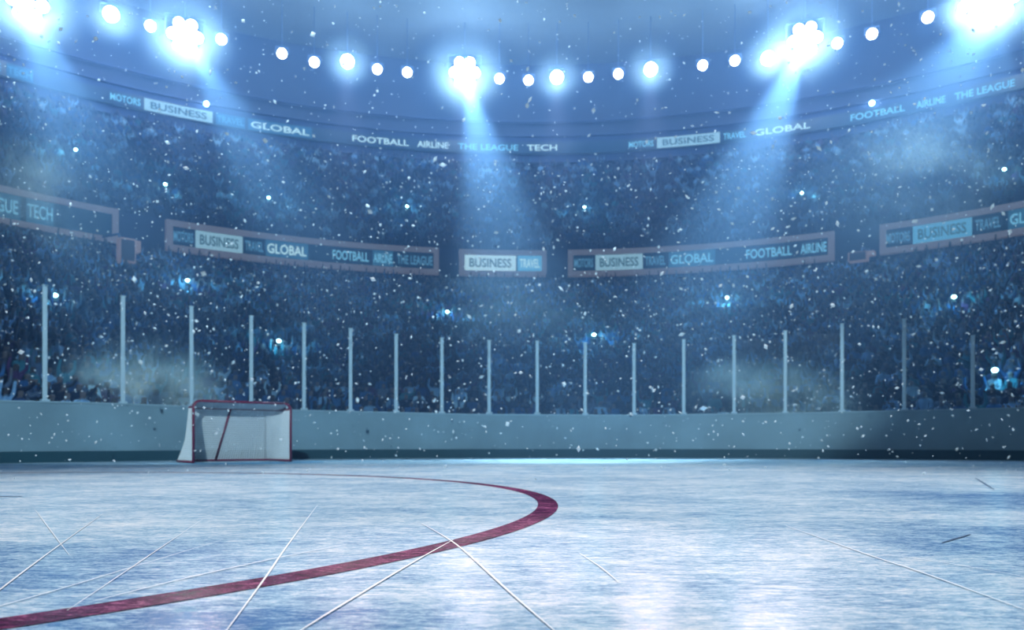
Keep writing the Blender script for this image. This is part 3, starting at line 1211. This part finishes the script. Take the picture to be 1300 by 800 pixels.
people, mass = [], []
for k, (R, z) in enumerate(rowsL):
    rad = R + drL * 0.52
    for a in row_seats(rad, SC):
        if random.random() < 0.12:
            continue
        x, y = SC[0] + rad * math.sin(a), SC[1] + rad * math.cos(a)
        rec = (k, a, x, y, z)
        px = 650 + F * x / y
        if len(people) < 300 and k < 8 and 4 < px < 1296:
            people.append(rec)
        else:
            mass.append(rec)
for k, (R, z) in enumerate(rowsU):
    rad = R + drU * 0.52
    for a in row_seats(rad, SC, 0.62):
        if random.random() < 0.35:
            continue
        mass.append((k, a, SC[0] + rad * math.sin(a), SC[1] + rad * math.cos(a), z))

ROWN = ['front row', 'second row', 'third row', 'fourth row', 'fifth row', 'sixth row', 'seventh row', 'eighth row']
seen_in_bay = {}
for k, a, x, y, z in people:
    pose, me = random.choice(variants)
    cname, c = random.choice(JACK)
    o = bpy.data.objects.new('spectator', me)
    v = random.uniform(0.8, 1.15)
    o.color = (min(1, c[0] * v), min(1, c[1] * v), min(1, c[2] * v), 1)
    o.location = (x, y, z)
    s = random.uniform(0.93, 1.05)
    o.scale = (s, s, s)
    o.rotation_euler = (0, 0, -a + random.uniform(-0.25, 0.25))
    link(o)
    px = 650 + F * x / y
    bay = sum(1 for e in bay_edges if e < px)
    seen_in_bay[(k, bay)] = seen_in_bay.get((k, bay), 0) + 1
    nth = seen_in_bay[(k, bay)]
    act = {'lap': 'sitting', 'clap': 'clapping', 'cheer': 'cheering', 'point': 'pointing'}[pose]
    tag(o, '%s-jacketed person %s, %s, %s seat behind the %s glass panel from left' % (cname, act, ROWN[k], ORD[nth], ORD[bay]), 'person', 'spectators in the lower stand')

# the rest of the crowd, past the three hundred nearest
VV, LI, LT, CC = [], [], [], []
off = 0
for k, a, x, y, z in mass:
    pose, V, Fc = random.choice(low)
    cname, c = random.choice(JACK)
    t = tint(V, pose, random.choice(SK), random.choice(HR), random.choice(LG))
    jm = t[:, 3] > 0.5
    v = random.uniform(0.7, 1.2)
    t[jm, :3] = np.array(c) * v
    if z > 13:  # dimness of the upper stand put into the crowd's colours
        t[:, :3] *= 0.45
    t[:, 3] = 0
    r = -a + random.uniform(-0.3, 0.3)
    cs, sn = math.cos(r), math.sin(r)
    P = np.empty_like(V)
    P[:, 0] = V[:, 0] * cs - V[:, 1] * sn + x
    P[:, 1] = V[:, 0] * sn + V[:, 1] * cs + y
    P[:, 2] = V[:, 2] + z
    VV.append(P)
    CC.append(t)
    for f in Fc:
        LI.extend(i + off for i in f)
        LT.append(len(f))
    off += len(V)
VV = np.concatenate(VV)
CC = np.concatenate(CC)
me = bpy.data.meshes.new('crowd')
me.vertices.add(len(VV))
me.vertices.foreach_set('co', VV.astype(np.float32).ravel())
me.loops.add(len(LI))
me.loops.foreach_set('vertex_index', np.array(LI, dtype=np.int32))
me.polygons.add(len(LT))
LT = np.array(LT, dtype=np.int32)
me.polygons.foreach_set('loop_start', np.concatenate(([0], np.cumsum(LT)[:-1])).astype(np.int32))
me.update(calc_edges=True)
ca = me.color_attributes.new('tint', 'FLOAT_COLOR', 'POINT')
ca.data.foreach_set('color', CC.astype(np.float32).ravel())
me.materials.append(M['crowd'])
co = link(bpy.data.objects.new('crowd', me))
tag(co, 'dim blue mass of spectators filling the lower and upper stands', 'crowd', kind='stuff')
print('people', len(people), 'mass', len(mass), 'verts', len(VV))

# ------------------------------------------------------------------ camera flashes in the crowd
def camera_proto():
    e = empty('flash_camera', (0, 0, 0))
    bm = bmesh.new()
    add_box(bm, (0, 0, 0.06), (0.16, 0.07, 0.11))
    bmesh.ops.bevel(bm, geom=bm.edges[:], offset=0.012, segments=2, affect='EDGES')
    add_box(bm, (0, 0, 0.125), (0.06, 0.06, 0.03))
    bm_obj('camera_body', bm, M['camera'], e)
    bm = bmesh.new()
    add_tube(bm, [(0, -0.03, 0.055), (0, -0.10, 0.055), (0, -0.12, 0.055)], [0.038, 0.038, 0.042], 12)
    bm_obj('camera_lens', bm, M['camera'], e)
    bm = bmesh.new()
    bmesh.ops.create_uvsphere(bm, u_segments=12, v_segments=8, radius=0.105)
    bmesh.ops.scale(bm, vec=(1, 0.6, 0.8), verts=bm.verts[:])
    bmesh.ops.translate(bm, vec=(0, 0, 0.25), verts=bm.verts[:])
    bm_obj('flash_head', bm, M['flash'], e, True)
    return e


FLASH = [(96, 190, 'upper stand at the far left'), (210, 234, 'upper stand over the left end of the long left sign'), (341, 251, 'upper stand above the long left sign'),
         (517, 262, 'upper stand left of the middle'), (742, 263, 'upper stand right of the middle'), (1018, 245, 'upper stand above the long right sign'),
         (1275, 215, 'upper stand at the right edge'), (238, 356, 'lower stand under the left end of the long left sign'), (70, 375, 'lower stand beside the leftmost glass post'),
         (354, 433, 'lower stand above the goal'), (568, 396, 'lower stand left of the middle'), (754, 425, 'lower stand right of the middle'), (923, 378, 'lower stand under the long right sign'),
         (1211, 377, 'lower stand under the rightmost sign'), (1263, 470, 'lower stand low by the rightmost glass post')]
proto = camera_proto()
first = True
for px, py, where in FLASH:
    rows = rowsU if 'upper' in where else rowsL
    best = None
    dr = drU if 'upper' in where else drL
    for (R, z) in rows:
        x, y = hit(px, SC, R + dr * 0.3)
        zz = CH + (HY - py) / F * y
        d = abs(zz - (z + 1.45))
        if best is None or d < best[0]:
            best = (d, x, y, zz)
    o = proto if first else copy_tree(proto)
    first = False
    _, x, y, zz = best
    o.location = (x, y, zz - 0.25)
    o.rotation_euler = (0, 0, -math.atan2(x, y))
    tag(o, 'flashing camera in the ' + where, 'camera', 'camera flashes in the crowd')
    light('flash', 'POINT', (x - 0.5 * x / y, y - 0.5, zz + 0.1), 150 * (y / 50) ** 2, (0.22, 0.78, 1.0), 0.12)
# two small wall lamps above the ribbon board
for i, (px, py, lab) in enumerate([(262, 132, 'small wall lamp just above the ribbon board, left side'), (1107, 131, 'small wall lamp just above the ribbon board, right side')]):
    x, y = hit(px, UC, UR + 0.1)
    p = at(px, py, y)
    e = empty('wall_lamp', p, -math.atan2(p.x - UC[0], p.y - UC[1]))
    bm = bmesh.new()
    bmesh.ops.create_uvsphere(bm, u_segments=14, v_segments=8, radius=0.22)
    bm_obj('bulb', bm, M['flash'], e, True)
    bm = bmesh.new()
    add_tube(bm, [(0, 0.12, 0), (0, 1.3, 0)], [0.16, 0.10], 10)
    bm_obj('bracket', bm, M['steel'], e)
    tag(e, lab, 'lamp', 'wall lamps above the ribbon board')
    light('wall_lamp_glow', 'POINT', (p.x - 0.4 * p.x / p.y, p.y - 0.4, p.z), 150, (0.5, 0.85, 1.0), 0.2)

# ------------------------------------------------------------------ falling snow
V, Fc = [], []
for i in range(4600):
    d = 6.0 + 19.0 * random.random() ** 1.2
    px, py = random.uniform(-60, 1360), random.uniform(-40, 612)
    if random.random() < 0.35:
        py = random.uniform(200, 600)
    p = at(px, py, d)
    if p.z < 0.03:
        continue
    s = (0.0016 * random.random() ** 1.5 + 0.0006) * d * (1.0 if random.random() < 0.93 else 1.9)
    n = len(V)
    ax = [Vector((random.gauss(0, 1), random.gauss(0, 1), random.gauss(0, 1))).normalized() for _ in range(2)]
    e1 = ax[0]
    e2 = (ax[1] - e1 * ax[1].dot(e1)).normalized()
    e3 = e1.cross(e2)
    a, b, c = s * random.uniform(0.8, 1.5), s * random.uniform(0.6, 1.0), s * random.uniform(0.4, 0.8)
    for q in (e1 * a, -e1 * a, e2 * b, -e2 * b, e3 * c, -e3 * c):
        V.append(p + q)
    for f in ((0, 2, 4), (2, 1, 4), (1, 3, 4), (3, 0, 4), (2, 0, 5), (1, 2, 5), (3, 1, 5), (0, 3, 5)):
        Fc.append(tuple(n + t for t in f))
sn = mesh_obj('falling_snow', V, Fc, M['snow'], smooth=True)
tag(sn, 'fine white snow drifting through the air above the ice', 'snow', kind='stuff')

# ------------------------------------------------------------------ drifting smoke
def smoke(loc, size, dens, col, label, glow=0.0, seed=0.0):
    m = bpy.data.materials.new('smoke')
    m.use_nodes = True
    nt = m.node_tree
    nt.nodes.clear()
    N, L = nt.nodes, nt.links
    out = N.new('ShaderNodeOutputMaterial')
    tc = N.new('ShaderNodeTexCoord')
    n = N.new('ShaderNodeTexNoise')
    n.inputs['Scale'].default_value = 2.0
    n.inputs['Detail'].default_value = 6
    n.inputs['Roughness'].default_value = 0.55
    n.inputs['Distortion'].default_value = 0.6
    mp = N.new('ShaderNodeMapping')
    mp.inputs['Location'].default_value = (seed, seed * 1.7, seed * 0.3)
    L.new(tc.outputs['Object'], mp.inputs['Vector'])
    L.new(mp.outputs[0], n.inputs['Vector'])
    ln = N.new('ShaderNodeVectorMath')
    ln.operation = 'LENGTH'
    L.new(tc.outputs['Object'], ln.inputs[0])
    fall = N.new('ShaderNodeMapRange')
    fall.interpolation_type = 'SMOOTHSTEP'
    fall.inputs['From Min'].default_value = 0.98
    fall.inputs['From Max'].default_value = 0.1
    L.new(ln.outputs['Value'], fall.inputs['Value'])
    nr = N.new('ShaderNodeMapRange')
    nr.interpolation_type = 'SMOOTHSTEP'
    nr.inputs['From Min'].default_value = 0.38
    nr.inputs['From Max'].default_value = 0.70
    nr.inputs['To Max'].default_value = dens
    L.new(n.outputs['Fac'], nr.inputs['Value'])
    mu = N.new('ShaderNodeMath')
    mu.operation = 'MULTIPLY'
    L.new(fall.outputs[0], mu.inputs[0])
    L.new(nr.outputs[0], mu.inputs[1])
    sc_ = N.new('ShaderNodeVolumeScatter')
    sc_.inputs['Color'].default_value = col
    sc_.inputs['Anisotropy'].default_value = 0.2
    L.new(mu.outputs[0], sc_.inputs['Density'])
    L.new(sc_.outputs[0], out.inputs['Volume'])
    bm = bmesh.new()
    bmesh.ops.create_icosphere(bm, subdivisions=3, radius=1.0)
    o = bm_obj('drifting_smoke', bm, m, None, True)
    o.location = loc
    o.scale = size
    tag(o, label, 'smoke', kind='stuff')
    return o


smoke(at(185, 505, 25.0), (3.4, 2.0, 2.3), 1.1, (0.50, 0.78, 1.0, 1), 'pale billow of smoke behind the glass left of the goal', seed=3.1)
smoke(at(20, 262, 40.0), (5.5, 3.0, 4.2), 0.30, (0.62, 0.84, 0.95, 1), 'thin grey smoke drifting past the left end of the upper stand', seed=1.2)
smoke(at(985, 515, 25.0), (3.6, 2.0, 2.0), 0.8, (0.50, 0.78, 1.0, 1), 'pale smoke behind the glass on the right side', seed=7.4)
smoke(at(1150, 245, 40.0), (7.5, 3.0, 4.5), 0.2, (0.55, 0.78, 1.0, 1), 'thin blue smoke under the right-hand lights', seed=5.5)
smoke(at(650, 385, 38.0), (7.0, 3.0, 3.2), 0.2, (0.45, 0.72, 1.0, 1), 'blue haze in front of the lower stand in the middle', seed=9.3)


def mist(loc, r, dens, hole, label):
    m = bpy.data.materials.new('glow_mist')
    m.use_nodes = True
    nt = m.node_tree
    nt.nodes.clear()
    N, L = nt.nodes, nt.links
    out = N.new('ShaderNodeOutputMaterial')
    tc = N.new('ShaderNodeTexCoord')
    ln = N.new('ShaderNodeVectorMath')
    ln.operation = 'LENGTH'
    L.new(tc.outputs['Object'], ln.inputs[0])
    fall = N.new('ShaderNodeMapRange')
    fall.interpolation_type = 'SMOOTHERSTEP'
    fall.inputs['From Min'].default_value = 1.0
    fall.inputs['From Max'].default_value = 0.0
    fall.inputs['To Max'].default_value = dens
    L.new(ln.outputs['Value'], fall.inputs['Value'])
    v = N.new('ShaderNodeVolumeScatter')
    v.inputs['Color'].default_value = (0.62, 0.86, 1.0, 1)
    v.inputs['Anisotropy'].default_value = 0.2
    L.new(fall.outputs[0], v.inputs['Density'])
    L.new(v.outputs[0], out.inputs['Volume'])
    bm = bmesh.new()
    # ring of denser mist added round the lamp to make its glow
    ring, tube = (1 + hole) / 2, (1 - hole) / 2
    add_tube(bm, [(ring * math.cos(2 * PI * k / 40), 0, ring * math.sin(2 * PI * k / 40)) for k in range(40)], tube, 16, closed=True)
    o = bm_obj('glow_mist', bm, m, None, True)
    o.location = loc
    o.scale = (r, r, r)
    o.rotation_euler = (0, 0, -math.atan2(loc.x, loc.y))
    tag(o, label, 'mist', kind='stuff')


for lx, lab in [(35, 'soft bright glow mist added round the floodlights in the top left corner'), (235, 'soft bright glow mist added round the floodlight bank above the goal'), (590, 'soft bright glow mist added round the floodlight bank left of the middle'),
                (1022, 'soft bright glow mist added round the floodlight bank right of the middle'), (1268, 'soft bright glow mist added round the floodlights in the top right corner')]:
    mist(lamp_pos[lx] + Vector((0, 0, 0)), 4.6, 0.27, 0.26, lab)
for lx, lab in [(141, 'soft glow mist added round the first large floodlight from the left'), (441, 'soft glow mist added round the large floodlight left of the middle bank'), (707, 'soft glow mist added round the large floodlight right of the middle bank'),
                (826, 'soft glow mist added round the large floodlight farther right of the middle'), (975, 'soft glow mist added round the large floodlight beside the right bank'), (1227, 'soft glow mist added round the large floodlight near the top right corner')]:
    mist(lamp_pos[lx] + Vector((0, 0, 0)), 2.8, 0.30, 0.19, lab)
